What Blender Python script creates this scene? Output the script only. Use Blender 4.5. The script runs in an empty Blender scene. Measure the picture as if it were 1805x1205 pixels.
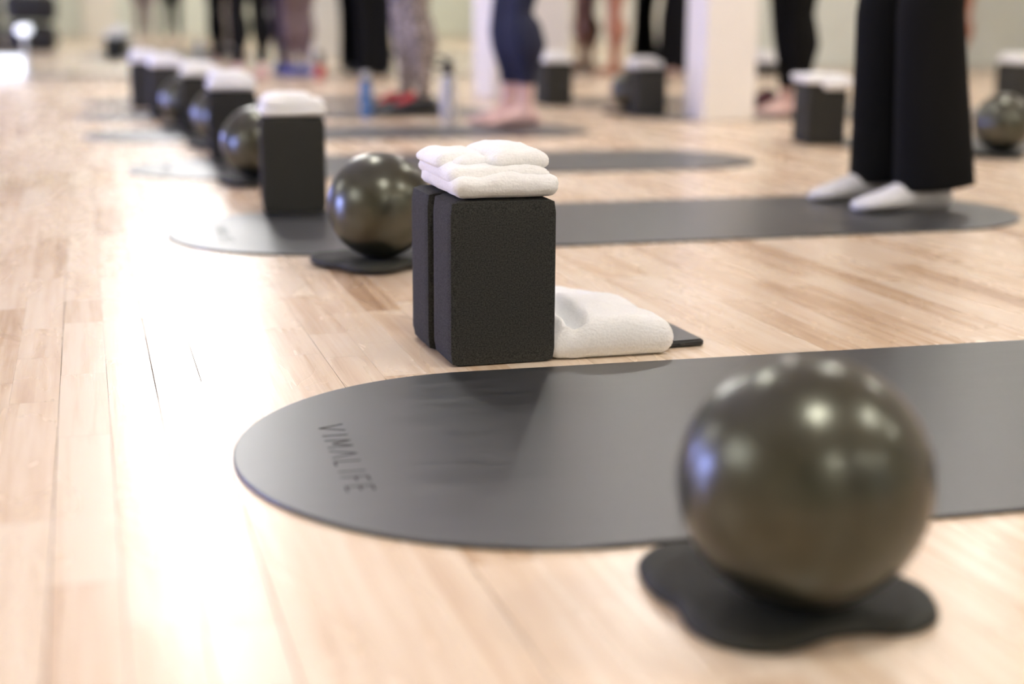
import bpy, bmesh, math, random
from mathutils import Vector, Matrix, noise
C = bpy.context.scene
COL = C.collection
PI = math.pi

# ------------------------------------------------------------------ camera
F_PX, PITCH, YAW, ROLL, CAM_H = 2507.0, .2252, .2891, .0061, .4671
F0 = Vector((math.sin(YAW), math.cos(YAW), 0)); R0 = Vector((math.cos(YAW), -math.sin(YAW), 0))
FW = F0 * math.cos(PITCH) - Vector((0, 0, 1)) * math.sin(PITCH)
U0 = R0.cross(FW)
RR = R0 * math.cos(ROLL) + U0 * math.sin(ROLL)
UU = -R0 * math.sin(ROLL) + U0 * math.cos(ROLL)
cam_d = bpy.data.cameras.new('camera')
cam = bpy.data.objects.new('camera', cam_d); COL.objects.link(cam)
cam_d.sensor_width = 36.0; cam_d.lens = F_PX / 1805 * 36.0
cam_d.clip_start = .02; cam_d.clip_end = 60
M = Matrix((RR, UU, -FW)).transposed().to_4x4(); M.translation = Vector((0, 0, CAM_H))
cam.matrix_world = M
cam_d.dof.use_dof = True; cam_d.dof.focus_distance = 1.90; cam_d.dof.aperture_fstop = 1.9
C.camera = cam

# ------------------------------------------------------------------ view, world
vs = C.view_settings
C.display_settings.display_device = 'sRGB'
vs.view_transform = 'Standard'; vs.look = 'None'; vs.gamma = 1.0; vs.use_curve_mapping = False
vs.exposure = 1.0
C.cycles.use_denoising = True
C.cycles.max_bounces = 8; C.cycles.diffuse_bounces = 4; C.cycles.glossy_bounces = 5
C.cycles.sample_clamp_indirect = 6.0
C.cycles.caustics_reflective = False; C.cycles.caustics_refractive = False
world = bpy.data.worlds.new('world'); C.world = world; world.use_nodes = True
world.node_tree.nodes['Background'].inputs[0].default_value = (.9, .95, 1, 1)
world.node_tree.nodes['Background'].inputs[1].default_value = .3

# room dimensions
XL, XR, YB, YM, ZC = -3.0, 8.6, -5.0, 11.6, 3.4
LAMP_STRENGTH = 150.0
FAR_WINDOW = 9.0
SIDE_FILL = 2.2  # strength of the added soft-light panes
LOW_WINDOW = 34.0

# ------------------------------------------------------------------ pixel -> ground (for placing things)
def g(x, y, h=0.0):
    d = FW + RR * ((x - 902.5) / F_PX) - UU * ((y - 602.5) / F_PX)
    t = (h - CAM_H) / d.z
    return Vector((d.x * t, d.y * t, h))
def at_depth_y(x, Y):
    """ground X of pixel column x (at the row where the ground has this Y)"""
    lo, hi = 32.0, 1200.0
    for _ in range(60):
        m = (lo + hi) / 2
        if g(x, m).y > Y: lo = m
        else: hi = m
    return g(x, lo).x

# ------------------------------------------------------------------ materials
def mat(name, col=(.5, .5, .5), rough=.6, metal=0.0, spec=.5, trans=0.0, emit=None, estr=0.0, sheen=0.0, coat=0.0, ior=None, alpha=None):
    m = bpy.data.materials.new(name); m.use_nodes = True
    b = m.node_tree.nodes['Principled BSDF']
    b.inputs['Base Color'].default_value = (*col, 1); b.inputs['Roughness'].default_value = rough
    b.inputs['Metallic'].default_value = metal; b.inputs['Specular IOR Level'].default_value = spec
    b.inputs['Transmission Weight'].default_value = trans
    b.inputs['Sheen Weight'].default_value = sheen; b.inputs['Coat Weight'].default_value = coat
    if ior: b.inputs['IOR'].default_value = ior
    if emit:
        b.inputs['Emission Color'].default_value = (*emit, 1); b.inputs['Emission Strength'].default_value = estr
    return m
def nodes(m): return m.node_tree.nodes, m.node_tree.links, m.node_tree.nodes['Principled BSDF']
def speckle(m, c1, c2, scale=400, lo=.35, hi=.65, bump=0.0, dist=.001, stretch=(1, 1, 1), detail=3):
    """procedural two-tone noise for colour plus optional bump, in object coordinates"""
    n, l, b = nodes(m)
    tc = n.new('ShaderNodeTexCoord'); mp = n.new('ShaderNodeMapping'); mp.inputs['Scale'].default_value = stretch
    nz = n.new('ShaderNodeTexNoise'); nz.inputs['Scale'].default_value = scale; nz.inputs['Detail'].default_value = detail
    cr = n.new('ShaderNodeValToRGB'); e = cr.color_ramp.elements
    e[0].position = lo; e[0].color = (*c1, 1); e[1].position = hi; e[1].color = (*c2, 1)
    l.new(tc.outputs['Object'], mp.inputs[0]); l.new(mp.outputs[0], nz.inputs['Vector']); l.new(nz.outputs[0], cr.inputs[0])
    l.new(cr.outputs[0], b.inputs['Base Color'])
    if bump:
        bp = n.new('ShaderNodeBump'); bp.inputs['Strength'].default_value = bump; bp.inputs['Distance'].default_value = dist
        l.new(nz.outputs[0], bp.inputs['Height']); l.new(bp.outputs[0], b.inputs['Normal'])
    return m

def floor_material():
    m = mat('maple_strip_floor', (.7, .5, .33), .3)
    n, l, b = nodes(m)
    at = n.new('ShaderNodeAttribute'); at.attribute_name = 'plank'
    uv = n.new('ShaderNodeUVMap'); uv.uv_map = 'plank_uv'
    sp = n.new('ShaderNodeSeparateColor'); l.new(at.outputs['Color'], sp.inputs[0])
    su = n.new('ShaderNodeSeparateXYZ'); l.new(uv.outputs[0], su.inputs[0])
    tc = n.new('ShaderNodeTexCoord')
    off = n.new('ShaderNodeVectorMath'); off.operation = 'MULTIPLY_ADD'
    off.inputs[1].default_value = (7, 31, 53)
    l.new(at.outputs['Color'], off.inputs[0]); l.new(tc.outputs['Object'], off.inputs[2])
    def noise_tex(scale, stretch, detail=4, dist=0.0):
        mp = n.new('ShaderNodeMapping'); mp.inputs['Scale'].default_value = stretch
        nz = n.new('ShaderNodeTexNoise'); nz.inputs['Scale'].default_value = scale; nz.inputs['Detail'].default_value = detail
        nz.inputs['Distortion'].default_value = dist
        l.new(off.outputs[0], mp.inputs[0]); l.new(mp.outputs[0], nz.inputs['Vector']); return nz
    grain = noise_tex(10, (8, .22, 1), 5, .5)
    blot = noise_tex(9, (1.5, .30, 1), 3, .8)
    fine = noise_tex(60, (6, .25, 1), 3)
    def mth(op, a, c=None, clamp=False):
        k = n.new('ShaderNodeMath'); k.operation = op; k.use_clamp = clamp
        for i, v in enumerate((a, c)):
            if v is None: continue
            if isinstance(v, (int, float)): k.inputs[i].default_value = v
            else: l.new(v, k.inputs[i])
        return k.outputs[0]
    # tone = plank tone + streaks
    s = mth('MULTIPLY', mth('SUBTRACT', grain.outputs[0], .5), 1.1)
    s2 = mth('MULTIPLY', mth('SUBTRACT', blot.outputs[0], .52), .9)
    s3 = mth('MULTIPLY', mth('SUBTRACT', fine.outputs[0], .5), .25)
    t = mth('ADD', mth('ADD', mth('ADD', sp.outputs[0], s), s2), s3, True)
    cr = n.new('ShaderNodeValToRGB'); l.new(t, cr.inputs[0])
    e = cr.color_ramp.elements
    e[0].position = 0; e[0].color = (.82, .68, .53, 1)
    e[1].position = 1; e[1].color = (.40, .25, .15, 1)
    k = e.new(.35); k.color = (.74, .57, .41, 1)
    k = e.new(.65); k.color = (.60, .42, .27, 1)
    # gaps: left edge of strip (width from the plank's own random value) and plank end
    gw = mth('MULTIPLY', sp.outputs[1], .0016)
    ga = mth('LESS_THAN', su.outputs[0], gw)
    ge = mth('MULTIPLY', mth('LESS_THAN', su.outputs[1], .0007), .45)
    gap = mth('MAXIMUM', ga, ge)
    mx = n.new('ShaderNodeMix'); mx.data_type = 'RGBA'
    l.new(gap, mx.inputs[0]); l.new(cr.outputs[0], mx.inputs[6]); mx.inputs[7].default_value = (.05, .03, .02, 1)
    # two old scuff rings near the front mat
    sc = g(384, 882)
    dist = n.new('ShaderNodeVectorMath'); dist.operation = 'DISTANCE'
    mp = n.new('ShaderNodeMapping'); mp.vector_type = 'POINT'
    mp.inputs['Location'].default_value = (-sc.x * 1.4, -sc.y * .8, 0); mp.inputs['Scale'].default_value = (1.4, .8, 0)
    wob = n.new('ShaderNodeTexNoise'); wob.inputs['Scale'].default_value = 90
    l.new(tc.outputs['Object'], mp.inputs[0]); l.new(mp.outputs[0], dist.inputs[0]); dist.inputs[1].default_value = (0, 0, 0)
    l.new(tc.outputs['Object'], wob.inputs['Vector'])
    rad = mth('ADD', dist.outputs['Value'], mth('MULTIPLY', mth('SUBTRACT', wob.outputs[0], .5), .012))
    ring = mth('MULTIPLY', mth('LESS_THAN', mth('ABSOLUTE', mth('SUBTRACT', rad, .012)), .0028), .45)
    mx2 = n.new('ShaderNodeMix'); mx2.data_type = 'RGBA'
    l.new(ring, mx2.inputs[0]); l.new(mx.outputs[2], mx2.inputs[6]); mx2.inputs[7].default_value = (.35, .25, .2, 1)
    l.new(mx2.outputs[2], b.inputs['Base Color'])
    r = mth('ADD', mth('MULTIPLY', blot.outputs[0], .10), .22)
    l.new(r, b.inputs['Roughness'])
    l.new(mth('SUBTRACT', .5, mth('MULTIPLY', gap, .5)), b.inputs['Specular IOR Level'])
    bp = n.new('ShaderNodeBump'); bp.inputs['Strength'].default_value = .12; bp.inputs['Distance'].default_value = .0008
    hh = mth('SUBTRACT', mth('ADD', fine.outputs[0], mth('MULTIPLY', sp.outputs[2], .6)), mth('MULTIPLY', gap, 2.0))
    l.new(hh, bp.inputs['Height']); l.new(bp.outputs[0], b.inputs['Normal'])
    return m

def mat_rubber():
    m = mat('dark_mat_rubber', (.03, .03, .032), .42, spec=.85)
    n, l, b = nodes(m)
    tc = n.new('ShaderNodeTexCoord')
    mp = n.new('ShaderNodeMapping'); mp.inputs['Scale'].default_value = (1.2, 9, 1)
    nz = n.new('ShaderNodeTexNoise'); nz.inputs['Scale'].default_value = 5; nz.inputs['Detail'].default_value = 6; nz.inputs['Distortion'].default_value = .8
    l.new(tc.outputs['Object'], mp.inputs[0]); l.new(mp.outputs[0], nz.inputs['Vector'])
    cr = n.new('ShaderNodeValToRGB'); e = cr.color_ramp.elements
    e[0].position = .3; e[0].color = (.022, .024, .026, 1); e[1].position = .7; e[1].color = (.046, .047, .049, 1)
    l.new(nz.outputs[0], cr.inputs[0]); l.new(cr.outputs[0], b.inputs['Base Color'])
    mr = n.new('ShaderNodeMapRange'); mr.inputs['To Min'].default_value = .31; mr.inputs['To Max'].default_value = .43
    l.new(nz.outputs[0], mr.inputs[0]); l.new(mr.outputs[0], b.inputs['Roughness'])
    return m

M_floor = floor_material()
M_mat = mat_rubber()
M_letter = mat('mat_lettering_black', (.012, .012, .012), .75, spec=.15)
M_block = speckle(mat('black_foam', rough=.85, spec=.25), (.018, .0185, .0165), (.052, .052, .047), 520, .36, .66, .3, .0006)
M_ball = speckle(mat('pearly_grey_vinyl', rough=.29, metal=.92, spec=.5), (.078, .079, .062), (.098, .099, .080), 25, .3, .7)
M_cradle = speckle(mat('dark_cradle_rubber', rough=.7, spec=.35), (.020, .021, .018), (.038, .040, .033), 260, .3, .7, .3, .001)
def terry(name, col):
    m = speckle(mat(name, col, .95, spec=.1, sheen=.3), tuple(c * .93 for c in col), col, 320, .3, .6, .5, .0016)
    return m
M_towel = terry('white_terry', (.90, .90, .89))
M_phone = mat('phone_case_black', (.012, .013, .014), .45)
M_glass_dark = mat('phone_back_gloss', (.015, .02, .02), .25)
M_wall = speckle(mat('cream_paint', rough=.7), (.80, .77, .69), (.83, .80, .72), 6)
M_sage = speckle(mat('sage_paint', rough=.65), (.68, .72, .65), (.71, .75, .68), 5)
M_ceil = mat('ceiling_white', (.80, .79, .75), .8)
M_pillar = speckle(mat('pillar_paint', rough=.55), (.80, .765, .70), (.83, .795, .73), 4)
M_base = mat('baseboard_paint', (.62, .60, .52), .45)
M_mirror = mat('mirror_silver', (.84, .88, .85), .015, metal=1.0)
M_mirror_edge = mat('mirror_edge', (.35, .38, .34), .3)
M_lampglow = mat('lamp_glow', (1, 1, 1), .5, emit=(1, .975, .93), estr=LAMP_STRENGTH)
M_lampring = mat('lamp_ring', (.8, .8, .78), .4)
M_farglow = mat('daylight_pane', (1, 1, 1), .3, emit=(1, .99, .97), estr=FAR_WINDOW)
M_sideglow = mat('side_fill_pane', (1, 1, 1), .3, emit=(.95, .97, 1), estr=SIDE_FILL)
M_lowglow = mat('low_blue_pane', (.8, .85, 1), .3, emit=(.30, .36, 1), estr=LOW_WINDOW)
M_boxglow = mat('bright_spot_glow', (1, 1, 1), .3, emit=(.82, .88, 1), estr=.9)
M_frame = mat('window_frame_white', (.75, .74, .70), .4)
M_black = mat('black_fabric', (.009, .009, .009), .9, spec=.08)
M_blackpl = mat('black_plastic', (.02, .02, .02), .4)
M_navy = mat('navy_leggings', (.016, .019, .042), .75, spec=.3)
M_snake = speckle(mat('patterned_leggings', rough=.7), (.09, .07, .065), (.42, .36, .33), 55, .42, .58, detail=5)
M_plum = speckle(mat('mauve_brown_leggings', rough=.7), (.10, .065, .065), (.20, .14, .14), 30)
M_maroon = mat('maroon_cloth', (.07, .012, .02), .85)
M_lblue = mat('pale_blue_cloth', (.32, .44, .60), .85)
M_sock = speckle(mat('white_sock', rough=.9, sheen=.3), (.66, .66, .67), (.75, .75, .76), 200)
M_skin = speckle(mat('skin_light', rough=.5), (.66, .42, .36), (.74, .50, .44), 18)
M_skin2 = speckle(mat('skin_tan', rough=.5), (.33, .14, .085), (.39, .17, .105), 18)
M_shoe = mat('shoe_black', (.015, .015, .016), .5)
M_red = mat('shoe_red', (.45, .01, .02), .5)
M_shoeblue = mat('shoe_blue', (.10, .12, .35), .6)
M_hair = speckle(mat('hair_brown', rough=.5), (.03, .018, .01), (.07, .04, .022), 60)
M_shirt = mat('grey_shirt', (.25, .25, .27), .9)
M_shirt2 = mat('white_shirt', (.7, .7, .7), .9)
M_botblue = mat('blue_bottle', (.10, .24, .55), .25, trans=.35)
M_botclear = mat('clear_bottle', (.72, .74, .78), .3, trans=.45)
M_botred = mat('red_bottle', (.45, .04, .04), .35)
M_bulk = speckle(mat('dark_mass_black', rough=.8), (.012, .012, .015), (.03, .028, .03), 80)

# ------------------------------------------------------------------ mesh helpers
def link(name, me, m=None, parent=None):
    o = bpy.data.objects.new(name, me); COL.objects.link(o)
    if m is not None and me is not None: me.materials.append(m)
    if parent is not None: o.parent = parent
    return o
def obj(name, bm, m, parent=None, smooth=True, loc=None, rz=0.0):
    me = bpy.data.meshes.new(name); bmesh.ops.recalc_face_normals(bm, faces=bm.faces[:])
    bm.to_mesh(me); bm.free()
    if smooth:
        for p in me.polygons: p.use_smooth = True
    o = link(name, me, m, parent)
    if loc is not None: o.location = loc
    if rz: o.rotation_euler = (0, 0, rz)
    return o
def tag(o, label, cat, group=None):
    o['label'] = label; o['category'] = cat
    if group: o['group'] = group
    return o
def thing(name, label, cat, loc=(0, 0, 0), rz=0.0, group=None):
    o = link(name, None); o.empty_display_size = .05
    o.location = loc; o.rotation_euler = (0, 0, rz)
    return tag(o, label, cat, group)
def struct(o): o['kind'] = 'structure'; return o
def part(name, o_src, parent): pass
def box(bm, x0, x1, y0, y1, z0, z1):
    v = [bm.verts.new((x, y, z)) for z in (z0, z1) for y in (y0, y1) for x in (x0, x1)]
    for f in ((0, 1, 3, 2), (4, 6, 7, 5), (0, 4, 5, 1), (2, 3, 7, 6), (0, 2, 6, 4), (1, 5, 7, 3)):
        bm.faces.new([v[i] for i in f])
def rbox(bm, c, size, r, seg=8, fn=None, rv=None):
    """rounded box; fn(Vector)->Vector displaces. rv: vertical radius if it differs"""
    tmp = bmesh.new(); bmesh.ops.create_cube(tmp, size=2)
    bmesh.ops.subdivide_edges(tmp, edges=tmp.edges[:], cuts=seg, use_grid_fill=True)
    h = Vector(size) / 2; rr = Vector((r, r, rv if rv else r))
    for v in tmp.verts:
        # spacing: push lines toward the borders
        p = Vector([math.copysign(abs(x) ** .75, x) for x in v.co])
        p = Vector((p.x * h.x, p.y * h.y, p.z * h.z))
        q = Vector([max(-(h[i] - rr[i]), min(h[i] - rr[i], p[i])) for i in range(3)])
        d = Vector([(p[i] - q[i]) / rr[i] for i in range(3)])
        if d.length > 1e-9:
            d = d.normalized() * min(1, max(abs(d[0]), abs(d[1]), abs(d[2])))
        p = q + Vector([d[i] * rr[i] for i in range(3)])
        if fn: p = fn(p)
        v.co = p + Vector(c)
    me = bpy.data.meshes.new('t'); tmp.to_mesh(me); tmp.free(); bm.from_mesh(me); bpy.data.meshes.remove(me)
def ring_loft(bm, rings, cap=True):
    vs_ = [[bm.verts.new(p) for p in r] for r in rings]; n = len(vs_[0])
    for a, b_ in zip(vs_, vs_[1:]):
        for i in range(n): bm.faces.new((a[i], a[(i + 1) % n], b_[(i + 1) % n], b_[i]))
    if cap:
        bm.faces.new(vs_[0][::-1]); bm.faces.new(vs_[-1])
def lathe(bm, prof, n=28, c=(0, 0, 0)):
    ring_loft(bm, [[(c[0] + r * math.cos(2 * PI * i / n), c[1] + r * math.sin(2 * PI * i / n), c[2] + z) for i in range(n)] for r, z in prof])
def tube(bm, path, rad, n=14, fwd=Vector((1, 0, 0))):
    """path of Vectors, rad of floats or (a,b): a along fwd, b sideways"""
    rings = []
    for i, p in enumerate(path):
        p = Vector(p)
        t = (Vector(path[min(i + 1, len(path) - 1)]) - Vector(path[max(i - 1, 0)])).normalized()
        a = fwd - t * fwd.dot(t)
        if a.length < .15: a = Vector((0, 0, 1)) - t * t.z
        a.normalize(); b_ = t.cross(a)
        ra, rb = rad[i] if isinstance(rad[i], tuple) else (rad[i], rad[i])
        rings.append([p + a * (ra * math.cos(2 * PI * k / n)) + b_ * (rb * math.sin(2 * PI * k / n)) for k in range(n)])
    # rounded ends
    ring_loft(bm, rings)
def ball(bm, c, r, sc=(1, 1, 1), u=20, v=14):
    tmp = bmesh.new(); bmesh.ops.create_uvsphere(tmp, u_segments=u, v_segments=v, radius=r)
    for w in tmp.verts: w.co = Vector((w.co.x * sc[0], w.co.y * sc[1], w.co.z * sc[2])) + Vector(c)
    me = bpy.data.meshes.new('t'); tmp.to_mesh(me); tmp.free(); bm.from_mesh(me); bpy.data.meshes.remove(me)
def remesh(o, vox, smooth=4):
    r = o.modifiers.new('continuous', 'REMESH'); r.mode = 'VOXEL'; r.voxel_size = vox; r.use_smooth_shade = True
    s = o.modifiers.new('soft', 'SMOOTH'); s.iterations = smooth; s.factor = .5
def poly_prism(bm, pts, z0, z1, bevel=0.0, dome=0.0, cx=None):
    """closed outline with a rounded upper edge"""
    n = len(pts); c = Vector((sum(p[0] for p in pts) / n, sum(p[1] for p in pts) / n))
    nrm = []
    for i in range(n):
        a = Vector(pts[i - 1][:2]); b_ = Vector(pts[(i + 1) % n][:2]); d = (b_ - a); nn = Vector((d.y, -d.x)); nn.normalize()
        nrm.append(nn)
    area = sum(pts[i][0] * pts[(i + 1) % n][1] - pts[(i + 1) % n][0] * pts[i][1] for i in range(n))
    if area < 0: nrm = [-k for k in nrm]
    def ring(inset, z): return [(pts[i][0] - nrm[i].x * inset, pts[i][1] - nrm[i].y * inset, z) for i in range(n)]
    h = z1 - z0; rings = [ring(bevel * .3, z0), ring(0, z0 + h * .25)]
    for k in range(1, 6):
        a = k / 5 * PI / 2
        rings.append(ring(bevel * (1 - math.cos(a)), z0 + h * .25 + h * .75 * math.sin(a)))
    v = [[bm.verts.new(p) for p in r] for r in rings]
    for a, b_ in zip(v, v[1:]):
        for i in range(n): bm.faces.new((a[i], a[(i + 1) % n], b_[(i + 1) % n], b_[i]))
    bm.faces.new(v[0][::-1]); bm.faces.new(v[-1])

# ------------------------------------------------------------------ the setting
def build_floor():
    W, X0 = .0587, .0648
    rnd = random.Random(11)
    k0 = int((XL - X0) / W) - 1; k1 = int((XR - X0) / W) + 1
    # plank ends measured near the camera: strip -> rows of pixel (x, y)
    known = {-4: [(20, 545), (15, 609)], -3: [(75, 579), (70, 631), (60, 709), (40, 920)], -2: [(150, 568), (150, 659), (155, 767), (130, 1030)],
             -1: [(200, 490), (225, 632), (250, 881)], 0: [(300, 700)], 3: [(500, 627)], 4: [(560, 589)], 5: [(650, 604)]}
    tones = {(-4, 1): .62, (-1, 1): .10, (-1, 2): .16, (0, 0): .05, (0, 1): .1, (-2, 1): .18, (-2, 2): .16, (-3, 1): .3, (-3, 2): .26, (-3, 3): .22}
    gaps = {0: .75, 1: .7, 4: .4, -1: .32, 5: .12}
    verts, faces, uvs, cols = [], [], [], []
    for k in range(k0, k1):
        xa, xb = X0 + k * W, X0 + (k + 1) * W
        ends = [YB]
        marks = sorted(g(*p).y for p in known.get(k, []))
        y = YB
        while y < YM:
            L = rnd.uniform(.22, .62)
            if rnd.random() < .25: L *= 1.5
            y += L
            ends.append(min(y, YM))
        if marks:
            lo, hi = marks[0], marks[-1]
            ends = [e for e in ends if e < lo - .15 or e > hi + .15] + marks
            ends.sort()
        gp = gaps.get(k, (.35 if rnd.random() < .12 else .10) * rnd.uniform(.5, 1.4))
        for j, (ya, yb) in enumerate(zip(ends, ends[1:])):
            if yb - ya < 1e-4: continue
            tone = min(.75, max(0, rnd.gauss(.27, .15)))
            if rnd.random() < .10: tone += .22
            for (kk, mi), tv in tones.items():
                if kk == k and mi <= len(marks) - 0 and marks:
                    ms = sorted(marks, reverse=True)
                    top = ms[mi - 1] if mi > 0 else 99
                    bot = ms[mi] if mi < len(ms) else ms[-1] - 99
                    if mi < len(ms) and abs(yb - top) < 1e-4 and abs(ya - bot) < 1e-4: tone = tv
            gg = gp * rnd.uniform(.5, 1.3) if k not in gaps else gp * rnd.choice((.5, 1, 1.1))
            i0 = len(verts)
            verts += [(xa, ya, 0), (xb, ya, 0), (xb, yb, 0), (xa, yb, 0)]; faces.append((i0, i0 + 1, i0 + 2, i0 + 3))
            uvs += [(0, 0), (W, 0), (W, yb - ya), (0, yb - ya)]
            cols += [(tone, gg, rnd.random(), 1)] * 4
    me = bpy.data.meshes.new('floor'); me.from_pydata(verts, [], faces)
    me.color_attributes.new('plank', 'FLOAT_COLOR', 'CORNER'); me.uv_layers.new(name='plank_uv')
    ca = me.color_attributes['plank']; uvl = me.uv_layers['plank_uv']
    for i in range(len(uvs)):
        uvl.data[i].uv = uvs[i]; ca.data[i].color = cols[i]
    o = struct(link('floor', me, M_floor))
    # sub-floor slab so the floor has real thickness
    bm = bmesh.new(); box(bm, XL, XR, YB, YM, -.12, -.004); me2 = obj('subfloor', bm, M_base, o, smooth=False)
    return o
build_floor()
def wall(name, dims, m):
    bm = bmesh.new(); box(bm, *dims); return struct(obj(name, bm, m, smooth=False))
wall('wall_front', (XL - .15, XR + .15, YM + .02, YM + .17, 0, ZC), M_sage)
wall('wall_left', (XL - .15, XL, YB, YM + .02, 0, ZC), M_wall)
wall('wall_right', (XR, XR + .15, YB, YM + .02, 0, ZC), M_wall)
wall('wall_back', (XL - .15, XR + .15, YB - .15, YB, 0, ZC), M_sage)
wall('ceiling', (XL - .15, XR + .15, YB - .15, YM + .17, ZC, ZC + .12), M_ceil)
wall('baseboard_front', (5.32, XR, YM - .005, YM + .02, 0, .05), M_base)
wall('baseboard_back', (XL, XR, YB, YB + .013, 0, .1), M_base)
wall('baseboard_left', (XL, XL + .015, YB + .02, YM - .02, 0, .07), M_base)

# square columns
def column(px_left, px_right, py, depth, name='column'):
    a = g(px_left, py); xr = at_depth_y(px_right, a.y)
    bm = bmesh.new(); rbox(bm, ((a.x + xr) / 2, a.y + depth / 2, ZC / 2), (xr - a.x, depth, ZC), .012, 3)
    return struct(obj(name, bm, M_pillar, smooth=False))
pa = column(1240, 1331, 214, .24)
pb = column(868, 1003, 174, .44)

# mirror along the front wall
bm = bmesh.new(); box(bm, XL + .05, 5.30, YM - .012, YM + .015, .012, 1.9)
t = thing('wall_mirror', 'wide frameless mirror standing along the far wall behind the class', 'mirror', (0, 0, 0))
obj('mirror_glass', bm, M_mirror, t, smooth=False)
bm = bmesh.new(); box(bm, XL + .05, 5.31, YM - .016, YM + .015, 0, .011); obj('bottom_rail', bm, M_mirror_edge, t, smooth=False)

# windows, and two added glowing panes for soft light
def window(name, dims, axis, m, bars=1):
    """dims x0,x1,y0,y1,z0,z1 of the pane; axis = thin axis"""
    x0, x1, y0, y1, z0, z1 = dims
    root = struct(link(name, None)); root.location = (0, 0, 0)
    bm = bmesh.new(); box(bm, *dims); struct(obj('pane', bm, m, root, smooth=False))
    bm = bmesh.new(); f = .04
    if axis == 'y':
        for a in (x0 - f, x1): box(bm, a, a + f, y0 - .015, y1 + .005, z0 - f, z1 + f)
        for a in (z0 - f, z1): box(bm, x0, x1, y0 - .015, y1 + .005, a, a + f)
        for i in range(1, bars + 1):
            xm = x0 + (x1 - x0) * i / (bars + 1); box(bm, xm - .012, xm + .012, y0 - .01, y1, z0, z1)
    else:
        for a in (y0 - f, y1): box(bm, x0 - .005, x1 + .015, a, a + f, z0 - f, z1 + f)
        for a in (z0 - f, z1): box(bm, x0 - .005, x1 + .015, y0, y1, a, a + f)
        for i in range(1, bars + 1):
            ym = y0 + (y1 - y0) * i / (bars + 1); box(bm, x0, x1 + .01, ym - .012, ym + .012, z0, z1)
    struct(obj('window_frame', bm, M_frame, root, smooth=False))
window('window_1', (.35, 1.15, YM - .01, YM + .01, 1.98, 3.25), 'y', M_farglow, 0)
for i, yy in enumerate((3.8, 6.9, 10.6)):
    window('window_%d' % (i + 2), (XL - .01, XL + .012, yy - .35, yy + .35, .12, .62), 'x', M_lowglow, 1)
for i, yy in enumerate((1.5, 5.4)):
    window('window_%d' % (i + 5), (XL - .01, XL + .012, yy - .8, yy + .8, 1.2, 2.3), 'x', M_sideglow, 1)  # added glowing panes for soft ambient light, framed like windows

# ceiling lights
for X, wx in ((.57, 'above the left column of blocks'), (3.5, 'above the square columns'), (6.2, 'toward the right wall')):
    for Y, wy in ((-4.0, 'rearmost row'), (.2, 'row above the front ball'), (4.8, 'row above the third mat'), (8.6, 'row closest to the mirror')):
        t = thing('ceiling_light', 'round recessed ceiling downlight ' + wx + ', ' + wy, 'ceiling light', (X, Y, ZC), 0, 'recessed ceiling downlights')
        bm = bmesh.new(); lathe(bm, [(.125, -.002), (.15, -.003), (.155, -.012), (.12, -.016), (.12, -.004)], 32); obj('trim_ring', bm, M_lampring, t)
        bm = bmesh.new(); lathe(bm, [(.001, -.009), (.12, -.010), (.12, -.006), (.001, -.005)], 32); obj('diffuser', bm, M_lampglow, t, smooth=False)

# ------------------------------------------------------------------ yoga mats
MAT_L, MAT_W, MAT_T = 2.04, .655, .0045
def stadium(n=48):
    r = MAT_W / 2; s = MAT_L / 2 - r; pts = []
    for i in range(n + 1):
        a = -PI / 2 + PI * i / n; pts.append((s + r * math.cos(a), r * math.sin(a)))
    for k in range(1, 12): pts.append((s - 2 * s * k / 12, r))
    for i in range(n + 1):
        a = PI / 2 + PI * i / n; pts.append((-s + r * math.cos(a), r * math.sin(a)))
    for k in range(1, 12): pts.append((-s + 2 * s * k / 12, -r))
    return pts
bm = bmesh.new(); poly_prism(bm, stadium(), 0, MAT_T, .002)
mat_me = bpy.data.meshes.new('yoga_mat'); bmesh.ops.recalc_face_normals(bm, faces=bm.faces[:]); bm.to_mesh(mat_me); bm.free()
mat_me.materials.append(M_mat)
GL = {'V': [((0, 1), (.5, 0)), ((.5, 0), (1, 1))], 'I': [((.5, 0), (.5, 1))], 'M': [((0, 0), (.12, 1)), ((.12, 1), (.5, .25)), ((.5, .25), (.88, 1)), ((.88, 1), (1, 0))],
      'A': [((0, 0), (.5, 1)), ((.5, 1), (1, 0))], 'L': [((0, 0), (0, 1)), ((0, 0), (.8, 0))], 'F': [((0, 0), (0, 1)), ((0, 1), (.85, 1)), ((0, .52), (.7, .52))],
      'E': [((0, 0), (0, 1)), ((0, 1), (.85, 1)), ((0, .52), (.7, .52)), ((0, 0), (.85, 0))]}
def lettering():
    bm = bmesh.new(); H = .027; cw = {'V': .025, 'I': .010, 'M': .027, 'A': .025, 'L': .017, 'F': .017, 'E': .017}; pos = 0; gapw = .0135; z = MAT_T + .00025
    for ch in 'VIMALIFE':
        w = cw[ch]
        for (a, b_) in GL[ch]:
            p = Vector((pos + a[0] * w, a[1] * H)); q = Vector((pos + b_[0] * w, b_[1] * H)); d = (q - p).normalized(); nn = Vector((-d.y, d.x)) * .00115
            p -= d * .0008; q += d * .0008
            vv = []
            for s in (p + nn, p - nn, q - nn, q + nn): vv.append((s.y, -s.x))   # reading direction -Y, letter tops toward +X
            lo = [bm.verts.new((*s, MAT_T - .0005)) for s in vv]; hi = [bm.verts.new((*s, z)) for s in vv]
            bm.faces.new(hi); bm.faces.new(lo[::-1])
            for i in range(4): bm.faces.new((lo[i], lo[(i + 1) % 4], hi[(i + 1) % 4], hi[i]))
        pos += w + gapw
    return bm, pos - gapw
lbm, LW = lettering()
bmesh.ops.translate(lbm, verts=lbm.verts[:], vec=(-MAT_L / 2 + .104, LW / 2 - .008, 0))
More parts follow.
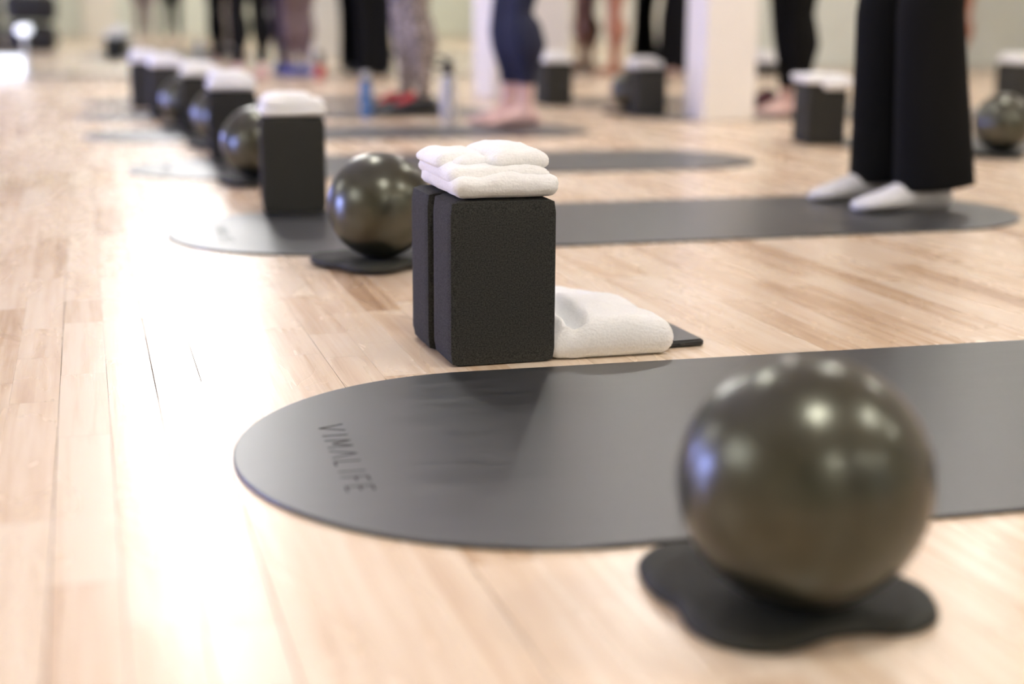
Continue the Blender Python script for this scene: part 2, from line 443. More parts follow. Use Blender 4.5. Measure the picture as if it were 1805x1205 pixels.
let_me = bpy.data.meshes.new('lettering'); bmesh.ops.recalc_face_normals(lbm, faces=lbm.faces[:]); lbm.to_mesh(let_me); lbm.free(); let_me.materials.append(M_letter)
MG = 'dark rounded-end exercise mats laid out across the floor'
def yoga_mat(x, y, rz, label, letters=False):
    o = bpy.data.objects.new('yoga_mat', mat_me); COL.objects.link(o); o.location = (x, y, .0004); o.rotation_euler = (0, 0, rz); tag(o, label, 'exercise mat', MG)
    if letters:
        l = bpy.data.objects.new('lettering', let_me); COL.objects.link(l); l.parent = o
        l['label'] = 'thin black capital lettering'
    return o
yoga_mat(1.148, 1.432, -.035, 'dark rounded exercise mat in the foreground, directly behind the large front ball', True)
yoga_mat(1.172, 3.10, -.012, 'dark rounded mat under the feet of the person in white socks', True)
yoga_mat(1.13, 4.47, -.03, 'grey mat in the third row, behind the mat with the white-socked person', True)
yoga_mat(1.00, 5.76, -.045, 'grey mat under the bare feet of the person in navy leggings')
yoga_mat(.98, 6.93, -.02, 'blurred grey mat under the person in patterned leggings')
yoga_mat(1.00, 7.98, 0, 'blurred thin-looking grey mat beyond the patterned leggings, sixth row')
yoga_mat(3.70, 4.72, -.02, 'grey mat at the right edge, under the ball beside the black trousers')
yoga_mat(3.52, 6.45, 0, 'blurred mat beyond the narrow cream column, at its foot')
yoga_mat(3.40, 7.55, 0, 'far blurred mat between the two cream columns')

# ------------------------------------------------------------------ yoga blocks
BW, BD, BH = .1515, .1, .227
bm = bmesh.new(); rbox(bm, (0, 0, BH / 2), (BW, BD, BH), .007, 8)
# soft wider rounding on the corners of the big face
for v in bm.verts:
    x, z = v.co.x, v.co.z - BH / 2; hx, hz = BW / 2, BH / 2; r = .014
    if abs(x) > hx - r and abs(z) > hz - r:
        dx, dz = abs(x) - (hx - r), abs(z) - (hz - r); L = math.hypot(dx, dz)
        if L > r: s = r / L; v.co.x = math.copysign(hx - r + dx * s, x); v.co.z = BH / 2 + math.copysign(hz - r + dz * s, z)
blk_me = bpy.data.meshes.new('yoga_block'); bmesh.ops.recalc_face_normals(bm, faces=bm.faces[:]); bm.to_mesh(blk_me); bm.free(); blk_me.materials.append(M_block)
for p in blk_me.polygons: p.use_smooth = True
blk_me.set_sharp_from_angle(angle=math.radians(40)) if hasattr(blk_me, 'set_sharp_from_angle') else None
BG = 'black foam blocks standing on end'
def block(x, y, z, rz, label, tilt=0.0):
    o = bpy.data.objects.new('yoga_block', blk_me); COL.objects.link(o); o.location = (x, y, z); o.rotation_euler = (tilt, 0, rz)
    return tag(o, label, 'yoga block', BG)
def pair(fx, fy, rz, lab_front, lab_back, z=0.0, second=True, gap=.004, skew=0.0, shift=.001):
    """fx, fy = front-left foot of the front block; the second one stands behind it"""
    u = Vector((math.cos(rz), math.sin(rz), 0)); v = Vector((-math.sin(rz), math.cos(rz), 0))
    c = Vector((fx, fy, z)) + u * BW / 2 + v * BD / 2
    block(c.x, c.y, z, rz, lab_front)
    c2 = c + v * (BD + gap) - u * shift
    if second: block(c2.x, c2.y, z, rz + skew, lab_back)
    return c + v * (BD + gap) / 2
F_ = .0005

# ------------------------------------------------------------------ towels
def towel_bm(layers, seed=0, amp=.003, fuzz=.0006):
    bm = bmesh.new(); sd = Vector((seed * 3.1, seed * 1.7, seed * .9))
    for i, (cx, cy, z0, lx, ly, t, sag) in enumerate(layers):
        def fn(p, i=i, lx=lx, ly=ly, t=t, sag=sag, z0=z0):
            u, w = p.x / (lx / 2), p.y / (ly / 2)
            up = (p.z + t / 2) / t
            n1 = noise.noise(Vector((p.x * 22, p.y * 22, i * 5.3)) + sd)
            n2 = noise.noise(Vector((p.x * 55, p.y * 55, i * 2.3 + 9)) + sd)
            p.z += (n1 * amp * 1.3 + n2 * amp * .4) * up
            p.x += noise.noise(Vector((p.y * 30, p.z * 60, i * 1.9)) + sd) * amp * .8 * abs(u) ** 2
            p.y += noise.noise(Vector((p.x * 30, p.z * 60, i * 4.1)) + sd) * amp * .8 * abs(w) ** 2
            p.z -= sag * (abs(u) ** 3 + abs(w) ** 3) * .5 * up
            f = noise.noise(p * 420 + sd) * fuzz
            return p + Vector((f, -f, f * up))
        rbox(bm, (cx, cy, z0 + t / 2), (lx, ly, t), min(.016, t * .75), 22, fn, rv=t * .48)
    return bm
TG = 'folded white towels'
def towel_on(c, z, rz, label, layers, seed=1, amp=.003):
    t = obj('folded_towel', towel_bm(layers, seed, amp), M_towel, None, True, (c.x, c.y, z), rz)
    return tag(t, label, 'towel', TG)

# first pair (in focus)
c1 = pair(.4545, 1.822, .004, 'black foam block with towel on top, nearest one, large face to the camera', 'black foam block directly behind the sharp nearest block', z=0, gap=.006, skew=.004, shift=.0065)
towel_on(c1, BH + .002, .004, 'white towel folded on top of the nearest pair of blocks, in sharp focus',
         [(.006, .000, 0, .150, .212, .033, .004), (.000, .008, .016, .144, .196, .028, .005),
          (.032, .006, .034, .086, .168, .028, .008), (-.036, .030, .032, .082, .130, .024, .008), (.004, .020, .030, .12, .15, .022, .004)], 3, .0042)

# the other pairs
def stack(px, py, rz, name, lab_towel, z=F_, second=True, seed=5, th=.05, wob=0.0, tw=.155, td=.2):
    a = g(px, py)
    c = pair(a.x, a.y, rz, 'black foam block standing ' + name, 'black foam block behind its twin, ' + name, z=z, second=second)
    if not second: c = c - Vector((0, .0, 0))
    lay = [(0, 0, 0, tw, td, th * .45, .003), (.002, .004, th * .40, tw * .95, td * .94, th * .36, .004), (-.008 + wob, .01, th * .70, tw * .72, td * .8, th * .32, .006)]
    towel_on(c, z + BH + .001, rz + .03, lab_towel, lay, seed, .0035)
    return c
def stk_z(): return MAT_T + .001
stack(464, 381, -.10, 'on the second mat\'s end', 'white towel on the second block pair from the front', z=stk_z(), seed=6, th=.05)
stack(372, 286, -.06, 'third pair in the left column', 'white towel on the third block pair in the left column', seed=7, th=.06)
stack(324, 239, -.04, 'fourth pair in the left column', 'white towel on the fourth block pair in the left column', seed=8, th=.055)
stack(268, 211, 0, 'fifth pair in the left column', 'white towel on the fifth block pair in the left column', seed=9, th=.06, z=stk_z())
stack(234, 192, 0, 'farthest pair in the left column', 'white towel on the farthest block pair in the left column', seed=10, th=.06)
stack(962, 188, 0, 'between the navy leggings and the wide cream column', 'white towel on the blocks beside the navy leggings', seed=11, th=.05)
stack(1122, 208, 0, 'between the columns, ball at its left', 'white towel on the block between the two columns', second=False, td=.12, seed=12, th=.05)
# right pair with draped towel
a = g(1420, 257)
cR = pair(a.x, a.y, -.22, 'black foam block left of the black wide trousers, under a draped towel', 'black foam block behind its twin left of the wide black trousers', z=F_, gap=.004)
tR = towel_on(cR, BH + .002, -.22, 'white towel draped crookedly on the blocks left of the black trousers',
         [(.012, 0, 0, .20, .225, .020, .006), (-.01, 0, .016, .17, .2, .018, .006), (.02, -.118, -.022, .09, .018, .034, 0), (.075, -.118, -.012, .06, .02, .03, 0)], 14, .005)
# right edge pair
a = g(1757, 181)
stack(1790, 186, 0, 'at the right edge behind the ball', 'white towel on the block pair at the right edge', seed=15, th=.05)
# small block with towel by the sage wall
xx = at_depth_y(1338, 10.9)
bl = block(xx + .07, 10.95, .0505, 0, 'black foam block lying flat by the far sage wall beyond the narrow column')
bl.rotation_euler = (PI / 2, 0, 0); bl.location.y = 10.95 + BH / 2; bl.location.z = BD / 2
towel_on(Vector((xx + .07, 10.95 , 0)), BD + .003, 0, 'white towel on the lying block by the far sage wall',
         [(0, 0, 0, .15, .2, .05, .004), (0, 0, .045, .13, .18, .05, .006)], 17, .004)

# ------------------------------------------------------------------ floor towel and phone beside the first blocks
def floor_towel():
    """thick towel folded over, lying right of the first blocks; the near end is a rounded fold, open at its left"""
    bm = bmesh.new()
    X0t, X1t, Y0t, Y1t = .594, .784, 1.812, 2.115
    def fn(p):
        u = p.x / ((X1t - X0t) / 2); w = p.y / ((Y1t - Y0t) / 2); up = (p.z + .027) / .054
        # footprint: back end narrower at its right, near left corner pulled back
        p.x -= .018 * max(0, w + .2) ** 2 * max(0, u)
        p.y += .020 * max(0, -u) ** 2 * (1 if w < 0 else 0) * (.4 + .6 * up)
        p.z += up * (.010 * math.cos(u * 1.5) * math.cos(w * 1.2) - .010 * max(0, w) - .008 * max(0, u) ** 2)
        p.z += up * (noise.noise(Vector((p.x * 18, p.y * 12, 2.2))) * .006 + noise.noise(Vector((p.x * 45, p.y * 30, 7.2))) * .002)
        # crease running back from the near left corner
        cx = -.60 + .22 * (w + 1) * .5; d = (u - cx) / (.085 + .05 * (u > cx))
        dep = max(0, 1 - max(0, w + .55) / .9) if w > -.95 else .3
        p.z -= .036 * math.exp(-d * d) * dep * up
        d2 = (u + .86) / .12
        p.z -= .012 * math.exp(-d2 * d2) * up
        f = noise.noise(p * 420) * .0006
        return p + Vector((f, -f, abs(f) * up))
    rbox(bm, ((X0t + X1t) / 2, (Y0t + Y1t) / 2, .0275), (X1t - X0t, Y1t - Y0t, .054), .022, 46, fn, rv=.0265)
    rbox(bm, (.628, 1.93, .012), (.05, .16, .022), .010, 10, lambda p: p + Vector((0, 0, noise.noise(p * 30) * .003)), rv=.0105)
    return bm
tw = obj('folded_towel', floor_towel(), M_towel); tag(tw, 'thick white towel lying on the wooden floor right of the nearest blocks', 'towel', TG)

ph = thing('smartphone', 'black smartphone in a dark case on the floor beside the white towel', 'phone', (.806, 1.934, 0), .03)
bm = bmesh.new(); rbox(bm, (0, 0, .0052), (.076, .160, .0100), .009, 8, rv=.0028); obj('case', bm, M_phone, ph)
bm = bmesh.new(); rbox(bm, (0, 0, .0102), (.068, .152, .0008), .006, 6, rv=.0003); obj('screen', bm, M_glass_dark, ph)
bm = bmesh.new(); rbox(bm, (0.0, -.0802, .0052), (.009, .0012, .0032), .0005, 3, rv=.0014); obj('charging_port', bm, M_blackpl, ph)

# ------------------------------------------------------------------ balls on lobed cradles
BR = .0995
def closed_spline(pts, sub=8):
    out = []; n = len(pts)
    for i in range(n):
        p0, p1, p2, p3 = [Vector(pts[(i + k) % n]) for k in (-1, 0, 1, 2)]
        for j in range(sub):
            t = j / sub
            out.append(tuple(.5 * ((2 * p1) + (p2 - p0) * t + (2 * p0 - 5 * p1 + 4 * p2 - p3) * t * t + (3 * p1 - p0 - 3 * p2 + p3) * t ** 3)))
    return out
front_px = [(1128, 1012), (1150, 1043), (1190, 1068), (1212, 1103), (1262, 1130), (1330, 1144), (1400, 1141), (1470, 1119), (1530, 1112), (1600, 1112), (1645, 1098), (1656, 1078), (1638, 1048), (1600, 1028), (1556, 1008)]
outl = [(g(x, y, .006).x, g(x, y, .006).y) for x, y in front_px]
outl += [(.628, 1.025), (.640, 1.065), (.620, 1.105), (.580, 1.105), (.545, 1.090), (.515, 1.098), (.470, 1.105), (.440, 1.085)]
bx_, by_ = .520, .968
outl_l = [(x - bx_, y - by_) for x, y in outl]
bm = bmesh.new(); pts = closed_spline(outl_l, 6)
CR_T = .0142
poly_prism(bm, pts, 0, .0142, .0125)
cr_me = bpy.data.meshes.new('ball_cradle'); bmesh.ops.recalc_face_normals(bm, faces=bm.faces[:]); bm.to_mesh(cr_me); bm.free(); cr_me.materials.append(M_cradle)
for p in cr_me.polygons: p.use_smooth = len(p.vertices) == 4
bm = bmesh.new(); bmesh.ops.create_uvsphere(bm, u_segments=72, v_segments=48, radius=BR)
bmesh.ops.translate(bm, verts=bm.verts[:], vec=(0, 0, BR))
ball_me = bpy.data.meshes.new('exercise_ball'); bm.to_mesh(ball_me); bm.free(); ball_me.materials.append(M_ball)
for p in ball_me.polygons: p.use_smooth = True
bm = bmesh.new(); lathe(bm, [(.0005, 0), (.006, 0), (.0075, .0012), (.006, .002), (.0005, .0022)], 20)
plug_me = bpy.data.meshes.new('plug'); bm.to_mesh(plug_me); bm.free(); plug_me.materials.append(mat('plug_white', (.7, .68, .6), .4))
BLG = 'dark pearly exercise balls, one per mat'
CRG = 'dark lobed cradles under the balls'
def ball_px(px, py, *a, **k):
    """ball whose middle is seen at this pixel"""
    p = g(px, py, k.get('base', .0005) + CR_T + BR); exercise_ball(p.x, p.y, *a, **k)
def exercise_ball(x, y, lab_ball, lab_cr, rz=0.0, base=.0005, spin=0.0, plug=True, cr_at=None):
    if lab_cr:
        c = bpy.data.objects.new('ball_cradle', cr_me); COL.objects.link(c); c.location = (*cr_at, base) if cr_at else (x, y, base); c.rotation_euler = (0, 0, rz); tag(c, lab_cr, 'ball cradle', CRG)
    o = bpy.data.objects.new('exercise_ball', ball_me); COL.objects.link(o); o.location = (x, y, base + (CR_T - .0005 if lab_cr else 0)); o.rotation_euler = (0, 0, spin); tag(o, lab_ball, 'exercise ball', BLG)
    if plug:
        p = bpy.data.objects.new('plug', plug_me); COL.objects.link(p); p.parent = o
        d = Vector((.93, -.345, -.12)).normalized(); p.location = Vector((0, 0, BR)) + d * (BR - .0005); p.rotation_euler = d.to_track_quat('Z', 'Y').to_euler()
ball_px(1418, 846, 'large dark olive exercise ball nearest the camera at lower right', 'dark lobed rubber cradle under the nearest ball', 0, cr_at=(bx_, by_))
ball_px(670, 361, 'dark exercise ball behind the nearest blocks, second from the front', 'dark lobed cradle under the second ball, in front of the second mat', .5, base=.0055)
ball_px(453, 251, 'dark exercise ball left of the second block pair', 'dark lobed cradle under the third ball', .2, base=.0055)
ball_px(389, 203, 'dark ball tucked beside the third block pair in the left column', 'dark lobed cradle under the fourth ball', .3, base=.0055)
ball_px(325, 176, 'dark ball between the fourth and fifth block pairs in the left column', 'dark lobed cradle under the fifth ball', .1)
exercise_ball(at_depth_y(1111, 6.6), 6.6, 'dark ball behind and left of the block between the two columns', 'dark cradle under the ball between the two columns', .4, base=.0055)
ball_px(1768, 216, 'black ball at the right edge of the picture, beside the black trousers', 'dark cradle under the ball at the right edge', .8, base=.0055)

# ------------------------------------------------------------------ bottles
def bottle(px, py, label, body, lid, H=.22, R=.033, lidh=.03, loop=False):
    a = g(px, py)
    t = thing('water_bottle', label, 'water bottle', (a.x, a.y, 0))
    bm = bmesh.new(); h = H - lidh
    lathe(bm, [(.001, 0), (R * .92, 0), (R, .006), (R, h * .42), (R * .93, h * .5), (R, h * .58), (R, h * .84), (R * .6, h * .97), (R * .55, h)], 28); obj('bottle_body', bm, body, t)
    bm = bmesh.new(); lathe(bm, [(.001, h - .004), (R * .72, h - .004), (R * .74, h + lidh * .6), (R * .6, H), (.001, H)], 24); obj('lid', bm, lid, t)
    if loop:
        bm = bmesh.new(); n = 14; pth = [Vector((-.042 + .030 * math.cos(2 * PI * k / n) * 1.2, 0, H - .008 + .020 * math.sin(2 * PI * k / n))) for k in range(n)] ; pth.append(pth[0])
        tube(bm, pth, [.007] * len(pth), 8, Vector((0, 1, 0))); obj('carry_loop', bm, lid, t)
    return t
bottle(646, 208, 'blue water bottle standing left of the patterned leggings and black shoes', M_botblue, M_botclear, .215, .028)
bottle(790, 216, 'clear water bottle with a black looped lid, right of the patterned leggings', M_botclear, M_blackpl, .275, .034, .06, True)
bottle(564, 139, 'red water bottle with black lid by the mirror, beside blue shoes', M_botred, M_blackpl, .2, .04, .09)

# ------------------------------------------------------------------ stand-ins for bright spots and a dark mass at the far left
for (px, Y, h0, h1, w, lab) in ((14, 11.4, .0, .15, .24, 'added glowing blue-white box for an unidentified bright spot by the mirror at the left edge'),
                           (46, 11.35, .31, .38, .10, 'small added glowing box on a short stand for a bright spot by the mirror at far left')):
    x = at_depth_y(px, Y)
    t = thing('bright_spot_standin', lab, 'glowing stand-in', (x, Y, 0))
    if h0 > 0:
        bm = bmesh.new(); lathe(bm, [(.001, 0), (.06, 0), (.06, .012), (.008, .02), (.008, h0), (.001, h0)], 18); obj('stand', bm, M_lampring, t)
    else:
        bm = bmesh.new(); rbox(bm, (0, 0, .006), (w * .9, .1, .012), .004, 3); obj('base', bm, M_lampring, t)
    bm = bmesh.new(); rbox(bm, (0, 0, (max(h0, .012) + h1) / 2), (w, .10, h1 - max(h0, .012)), .03, 6); obj('glow_box', bm, M_boxglow, t)  # added glow in place of a bright spot of unidentified origin

def dark_bulk(x, y, rz, z, lab, handles=True):  # bag form stands in for an unidentified dark mass
    t = thing('dark_mass_standin', lab, 'dark stand-in', (x, y, z), rz)
    bm = bmesh.new(); rbox(bm, (0, 0, .17), (.62, .3, .34), .11, 12, lambda p: p + Vector((0, 0, noise.noise(p * 7) * .02))); obj('bulk_body', bm, M_bulk, t)
    for s in ((-1, 1) if handles else ()):
        bm = bmesh.new(); tube(bm, [Vector((.17 * math.cos(a), s * .08, .30 + .16 * math.sin(a))) for a in [PI * k / 12 for k in range(13)]], [.013] * 13, 8, Vector((0, 1, 0))); obj('handle', bm, M_black, t)
dark_bulk(-.60, 4.2, 0, 0, 'large black bag-shaped stand-in for an unidentified dark mass, lower of two seen in the mirror at left', False)
dark_bulk(-.58, 4.2, 0, .362, 'black bag-shaped stand-in stacked on another, for an unidentified dark mass in the mirror at left')

# ------------------------------------------------------------------ people
def foot_rings(ax, ay, yaw, L=.245, W=.088, grow=0.0, ankle_h=.085, toe_h=.022, base=.003):
    """rings in vertical planes from heel to toe, in body space"""
    prof = [(-.062, .35, .030), (-.055, .60, .050), (-.035, .74, .080), (0, .78, .105), (.035, .80, .092), (.07, .86, .066), (.105, .97, .050), (.14, 1.0, .038), (.165, .92, .030), (.182, .66, .024), (.190, .35, .016)]
    f = Vector((math.cos(yaw), math.sin(yaw), 0)); s = Vector((-f.y, f.x, 0)); rings = []
    for d, w, h in prof:
        c = Vector((ax, ay, 0)) + f * (d * (1 + grow * 2) * L / .25); hw = W / 2 * w + grow * .06; hh = h * 1.0 + grow * .05
        ring = []
        for k in range(16):
            a = 2 * PI * k / 16; cz = hh / 2
            y = math.cos(a); z = math.sin(a)
            zz = cz + (cz * z if z > 0 else cz * z * (1 - .0))
            yy = hw * math.copysign(abs(y) ** .75, y) * (1 - .35 * max(0, z))
            ring.append(c + s * yy + Vector((0, 0, base + max(0, zz))))
        rings.append(ring)
    return rings

def person(name_label, x, y, rz, feet, skin, legs, top, shoes='bare', hem=.05, flare=None, knee_fwd=.02, base=.0052, vox=.010, calf=1.0, hair=M_hair, pants_r=None, hipz=.90, scale=1.0, lean=0.0):
    """feet: [(x, y, yaw)] for the two ankles in body space (x forward, y left)"""
    root = thing('person', name_label, 'person', (x, y, base), rz, None)
    root.scale = (scale,) * 3
    bm = bmesh.new(); hips = []
    mx = sum(f[0] for f in feet) / 2; my = sum(f[1] for f in feet) / 2
    H = Vector((mx - .01 + lean, my, hipz)); leg_paths = []
    for (fx, fy, fyaw) in feet:
        sgn = 1 if fy > my else -1
        hp = H + Vector((0, sgn * .085, -.02)); an = Vector((fx, fy, .085)); kn = (hp + Vector((an.x, an.y, .08))) / 2 + Vector((knee_fwd, 0, 0)); kn.z = .475
        path = [hp + Vector((0, 0, .05)), hp.lerp(kn, .35), hp.lerp(kn, .75), kn, kn.lerp(an, .16) + Vector((-.010, 0, 0)), kn.lerp(an, .36) + Vector((-.022, 0, 0)), kn.lerp(an, .65) + Vector((-.010, 0, 0)), kn.lerp(an, .9), Vector((fx, fy, .055))]
        leg_paths.append(path)
        rad = [(.098, .090), (.086, .080), (.064, .060), (.055, .053), (.055 * calf, .052 * calf), (.058 * calf, .054 * calf), (.044, .039), (.033, .029), (.036, .030)]
        tube(bm, path, rad, 16)
        ring_loft(bm, foot_rings(fx, fy, fyaw))
        if shoes == 'bare':
            f = Vector((math.cos(fyaw), math.sin(fyaw), 0)); s = Vector((-f.y, f.x, 0))
            for k in range(5):
                o = (k - 2) * .0165; ln = (.026, .030, .026, .022, .017)[k] if sgn < 0 else (.017, .022, .026, .030, .026)[k]
                big = .0125 if ((k == 0 and sgn > 0) or (k == 4 and sgn < 0)) else .009
                ln = .034 if big > .01 else ln
                p0 = Vector((fx, fy, .015)) + f * .145 + s * (-o if sgn > 0 else -o)
                tube(bm, [p0, p0 + f * (ln + .008), p0 + f * (ln + .018) + Vector((0, 0, -.003))], [big, big * .95, big * .5], 8)
    # torso, neck, head
    tor = [(0, .0, -.03, .10, .150), (0, 0, .05, .115, .165), (0, 0, .16, .095, .130), (.005, 0, .30, .105, .150), (.01, 0, .42, .105, .170), (.0, 0, .50, .075, .165), (0, 0, .53, .055, .09), (.01, 0, .56, .050, .055), (.015, 0, .62, .047, .050)]
    rings = [[H + Vector((a + r1 * math.cos(2 * PI * k / 20), b_ + r2 * math.sin(2 * PI * k / 20), z)) for k in range(20)] for a, b_, z, r1, r2 in tor]
    ring_loft(bm, rings)
    hd = H + Vector((.03, 0, .72)); ball(bm, hd, .1, (.95, .76, 1.15)); ball(bm, hd + Vector((.03, 0, -.055)), .055, (1, .9, .9))
    tube(bm, [hd + Vector((.09, 0, .02)), hd + Vector((.112, 0, -.018)), hd + Vector((.09, 0, -.028))], [.008, .013, .010], 8)
    for s in (-1, 1): ball(bm, hd + Vector((-.005, s * .076, -.01)), .024, (.6, .35, 1), 10, 8)
    hands = []
    for s in (-1, 1):
        sh = H + Vector((0, s * .175, .47)); el = H + Vector((-.02, s * .235, .17)); wr = H + Vector((.04, s * .225, -.07))
        tube(bm, [sh, sh.lerp(el, .5), el, el.lerp(wr, .4), wr], [.048, .042, .034, .036, .024], 12)
        pc = wr + Vector((.012, 0, -.05))
        tube(bm, [wr, wr + Vector((.006, 0, -.03)), pc + Vector((.004, 0, -.03))], [(.026, .017), (.038, .014), (.040, .012)], 12)
        for k in range(4):
            b0 = pc + Vector((.004 + (k - 1.5) * .021, 0, -.028)); ln = (.055, .070, .076, .066)[k]
            tube(bm, [b0, b0 + Vector((.003, -s * .006, -ln * .5)), b0 + Vector((.004, -s * .020, -ln))], [.009, .0085, .007], 8)
        b0 = wr + Vector((.034, 0, -.035)); tube(bm, [b0, b0 + Vector((.022, -s * .006, -.03)), b0 + Vector((.028, -s * .012, -.058))], [.012, .010, .008], 8)
    o = obj('body', bm, skin, root); remesh(o, vox)
    # eyes and mouth
    for s in (-1, 1):
        bm = bmesh.new(); ball(bm, hd + Vector((.083, s * .031, .012)), .012, (.7, 1, .8), 10, 8); obj('eye', bm, M_sock, root)
    bm = bmesh.new(); ball(bm, hd + Vector((.080, 0, -.058)), .02, (.5, 1, .32), 10, 8); obj('mouth', bm, M_red, root)
    bm = bmesh.new(); ball(bm, hd + Vector((-.018, 0, .022)), .104, (1.0, .84, 1.12)); ball(bm, hd + Vector((-.10, 0, .0)), .05, (1, .9, 1.2), 12, 10); h_ = obj('hair', bm, hair, root)
    # trousers or leggings
    if legs:
        bm = bmesh.new()
        tightr = [.106, .092, .070, .060, .060 * calf, .0635 * calf, .048, .037]
        for path, (fx, fy, fyaw) in zip(leg_paths, feet):
            if flare:
                p = [path[0], path[1], path[3]]; r = [(.112, .10), (.100, .094), (.092, .085)]
                p = [path[0], path[1], path[2], path[3]]
                k = path[3]; hemp = Vector((fx + flare[2], fy, hem))
                p += [k.lerp(hemp, .33), k.lerp(hemp, .66), k.lerp(hemp, .93), hemp]
                r = [(.112, .10), (.100, .094), (flare[0] * .92, flare[0] * .9), (flare[0], flare[0] * .85)] + [(flare[0] + (flare[1] - flare[0]) * q, (flare[0] + (flare[1] - flare[0]) * q) * .8) for q in (.33, .66, .95, 1)]
                tube(bm, p, r, 22)
            else:
                pts_, rr_ = [], []
                for q, rr0 in zip(path[:8], tightr):
                    if q.z >= hem: pts_.append(q); rr_.append(rr0)
                an = path[7] if hem < path[7].z else None
                last, nxt = pts_[-1], path[min(len(pts_), 8)]
                if last.z - hem > .004:
                    tt = (last.z - hem) / max(1e-4, last.z - nxt.z); pts_.append(last.lerp(nxt, min(1, tt))); ra = rr_[-1]; rb = tightr[min(len(rr_), 7)]; rr_.append(ra + (rb - ra) * min(1, tt))
                tube(bm, pts_, rr_, 18)
        r2 = [[H + Vector((a + (r1 + .010) * math.cos(2 * PI * k / 20), (r2_ + .010) * math.sin(2 * PI * k / 20), z)) for k in range(20)] for a, r1, r2_, z in ((0, .085, .13, -.07), (0, .105, .155, -.02), (0, .115, .165, .05), (0, .100, .140, .13))]
        ring_loft(bm, r2)
        o = obj('trousers' if flare else 'leggings', bm, legs, root); remesh(o, max(vox, .009), 3)
    if top:
        bm = bmesh.new()
        rings = [[H + Vector((a + (r1 + .012) * math.cos(2 * PI * k / 20), b_ + (r2_ + .010) * math.sin(2 * PI * k / 20), z)) for k in range(20)] for a, b_, z, r1, r2_ in [(0, 0, .10, .105, .145)] + tor[2:6] + [(0, 0, .525, .055, .1)]]
        ring_loft(bm, rings)
        for s in (-1, 1):
            sh = H + Vector((0, s * .165, .475)); el = H + Vector((-.02, s * .235, .17)); tube(bm, [sh, sh.lerp(el, .3), sh.lerp(el, .55)], [.060, .054, .052], 14)
        o = obj('shirt', bm, top, root); remesh(o, .012, 3)
    for (fx, fy, fyaw) in feet:
        if shoes == 'bare': continue
        bm = bmesh.new()
        if shoes == 'sock':
            ring_loft(bm, foot_rings(fx, fy, fyaw, grow=.05)); tube(bm, [Vector((fx - .008, fy, .03)), Vector((fx - .008, fy, .09)), Vector((fx - .008, fy, .16))], [.044, .043, .045], 14)
            o = obj('sock', bm, M_sock, root); remesh(o, .007, 4)
        else:
            m_ = {'black': M_shoe, 'blue': M_shoeblue, 'blackred': M_shoe}[shoes]
            ring_loft(bm, foot_rings(fx, fy, fyaw, L=.262, W=.098, grow=.09)); o = obj('shoe', bm, m_, root); remesh(o, .008, 3)
            if shoes == 'blackred':
                f = Vector((math.cos(fyaw), math.sin(fyaw), 0)); bm = bmesh.new()
                p = Vector((fx, fy, 0)); tube(bm, [p + f * .045 + Vector((0, 0, .092)), p + f * .09 + Vector((0, 0, .070)), p + f * .135 + Vector((0, 0, .048))], [.022, .026, .022], 10, Vector((0, 0, 1)))
                r_ = obj('shoe_upper', bm, M_red, root); r_['label'] = 'red patch over the instep'
    return root

# white-socked person on the second mat, facing left (-X)
a = g(1518, 381); b2 = g(1436, 360)
# body space: forward = -X, left = -Y ; ankle is .19 behind the toe
n_ank = Vector((a.x + .205, a.y + .045)); f_ank = Vector((b2.x + .205, b2.y + .03))
cx, cy = (n_ank.x + f_ank.x) / 2, (n_ank.y + f_ank.y) / 2
def loc_(p): return (-(p.x - cx), -(p.y - cy))
l1, l2 = loc_(n_ank), loc_(f_ank)
person('person in black wide-leg trousers and white socks standing on the second mat', cx, cy, PI, [(l2[0], l2[1], .02), (l1[0], l1[1], .02)], M_skin, M_black, M_shirt, 'sock', .052, (.084, .105, -.020), vox=.009, lean=.002)

def at_px(px, py, label, *args, **kw):
    Ym = 11.22 if py != 137.5 else 10.7; p = g(px, py) if py > 140 else Vector((at_depth_y(px, Ym), Ym, 0)); return person(label, p.x, p.y, *args, **kw)
at_px(912, 222, 'barefoot person in navy cropped leggings in front of the wide column', PI, [(.015, -.07, .0), (-.02, .06, -.05)], M_skin, M_navy, M_shirt, 'bare', .175, vox=.008, calf=1.38, knee_fwd=.055, lean=-.04, base=.0052)
at_px(730, 203, 'person in brown patterned leggings and black shoes with red', PI + .05, [(.02, -.06, 0), (-.03, .07, 0)], M_skin, M_snake, M_maroon, 'blackred', .09, vox=.010, calf=1.12, lean=.02)
at_px(660, 133, 'person in black flared trousers standing at the mirror beyond the blue bottle', PI / 2, [(0, -.06, 0), (.0, .06, 0)], M_skin, M_black, M_maroon, 'black', .03, (.085, .11, 0), vox=.013, base=.0006)
at_px(444, 137.5, 'person in black trousers by the mirror above the third towel', PI / 2 + .5, [(-.02, -.09, .2), (.03, .09, 0)], M_skin, M_black, M_lblue, 'bare', .11, vox=.013, calf=1.2, base=.0006)
at_px(530, 134, 'person in mauve-brown leggings and blue shoes by the mirror', PI / 2 + .3, [(-.02, -.03, .2), (.05, .05, 0)], M_skin, M_plum, M_shirt2, 'blue', .07, vox=.013, calf=1.15, base=.0006)
at_px(1083, 129, 'bare-legged person by the mirror between the two columns', PI, [(-.035, -.05, 0), (.035, .05, 0)], M_skin2, None, M_black, 'bare', .1, vox=.012, calf=1.5, base=.0006)
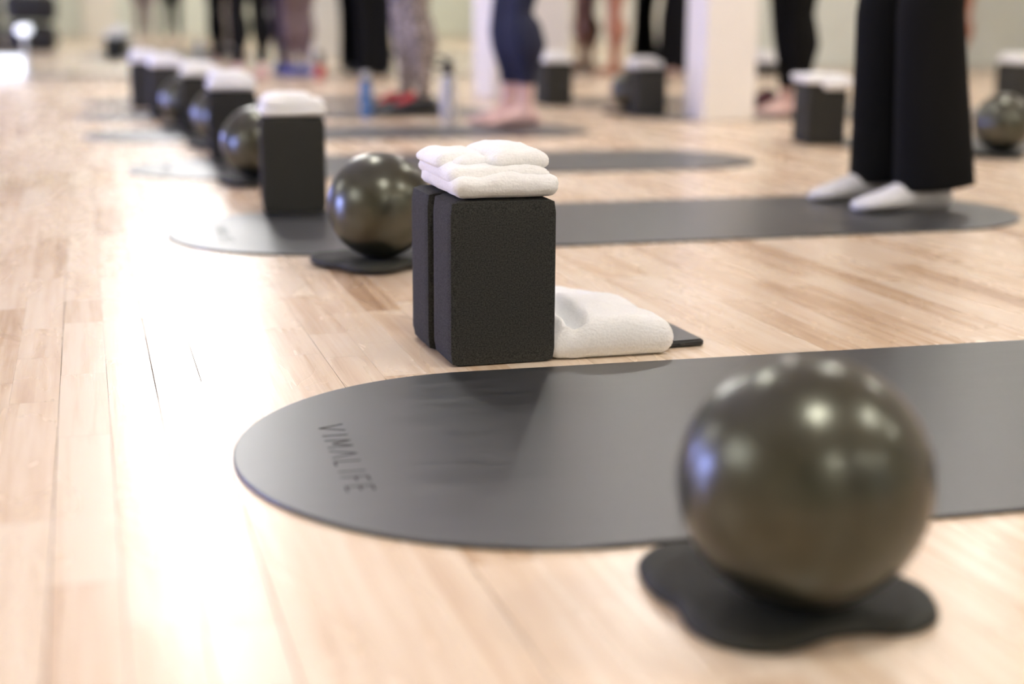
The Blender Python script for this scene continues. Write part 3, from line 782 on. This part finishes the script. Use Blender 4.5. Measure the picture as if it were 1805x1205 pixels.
at_px(1193, 129, 'person in black flared trousers by the mirror, just left of the narrow column', PI, [(.05, -.06, 0), (-.05, .06, 0)], M_skin, M_black, M_black, 'bare', .035, (.095, .11, 0), vox=.013, base=.0006)
at_px(1392, 204, 'person in black tapered leggings right of the narrow column', PI + .2, [(.0, -.03, 0), (-.02, .05, 0)], M_skin, M_black, M_black, 'bare', .125, vox=.010, calf=1.1, base=.0052, lean=.03)
at_px(1684, 131, 'bare-legged person by the sage wall partly behind the wide black trousers', PI + .3, [(.0, -.05, 0), (.02, .05, 0)], M_skin2, None, M_lblue, 'bare', .1, vox=.012, calf=1.5, base=.0006)
person('person in black seen only as a reflection at the far left', -1.0, 5.05, 0, [(0, -.08, 0), (0, .08, 0)], M_skin, M_black, M_black, 'black', .05, (.08, .10, 0), vox=.013, base=.0006)

# pair of dark shoes left of the tapered leggings
a = g(1350, 196)
t = thing('shoe_pair', 'dark shoes piled by the narrow column, next to the tapered leggings', 'shoes', (a.x, a.y, .0052), 0)
for s, (dx, dy, yw) in enumerate(((0, 0, .6), (.06, .10, .2))):
    bm = bmesh.new(); ring_loft(bm, foot_rings(dx, dy, yw + PI * 1.0, L=.26, W=.1, grow=.1)); o = obj('shoe', bm, M_shoe if s else M_maroon, t); remesh(o, .01, 2)

# people behind the camera, seen only in the mirror
for (X, Y, lab, lg, ft) in ((.98, -.9, 'person in dark brown leggings, seen only in the mirror at upper left', M_plum, [(.02, -.09, .1), (-.02, .09, 0)]),
                            (1.42, -1.0, 'person in black leggings seen only in the mirror, right of the dark brown leggings', M_black, [(.02, -.10, .1), (-.02, .10, 0)]),
                            (2.12, -.8, 'person in pale blue trousers seen only in the mirror at upper left', M_lblue, [(.0, -.08, .0), (.0, .08, 0)])):
    person(lab, X, Y, PI / 2, ft, M_skin, lg, M_shirt, 'bare', .09, (.08, .09, 0) if lg is M_lblue else None, vox=.014, base=.0006)
# shallow cream pilasters on the back wall, seen in the mirror
for i, X in enumerate((.35, 2.75, 5.6)):
    bm = bmesh.new(); rbox(bm, (X, YB + .07, ZC / 2), (.62, .11, ZC), .01, 2); struct(obj('trim_%d' % (i + 1), bm, M_pillar, smooth=False))
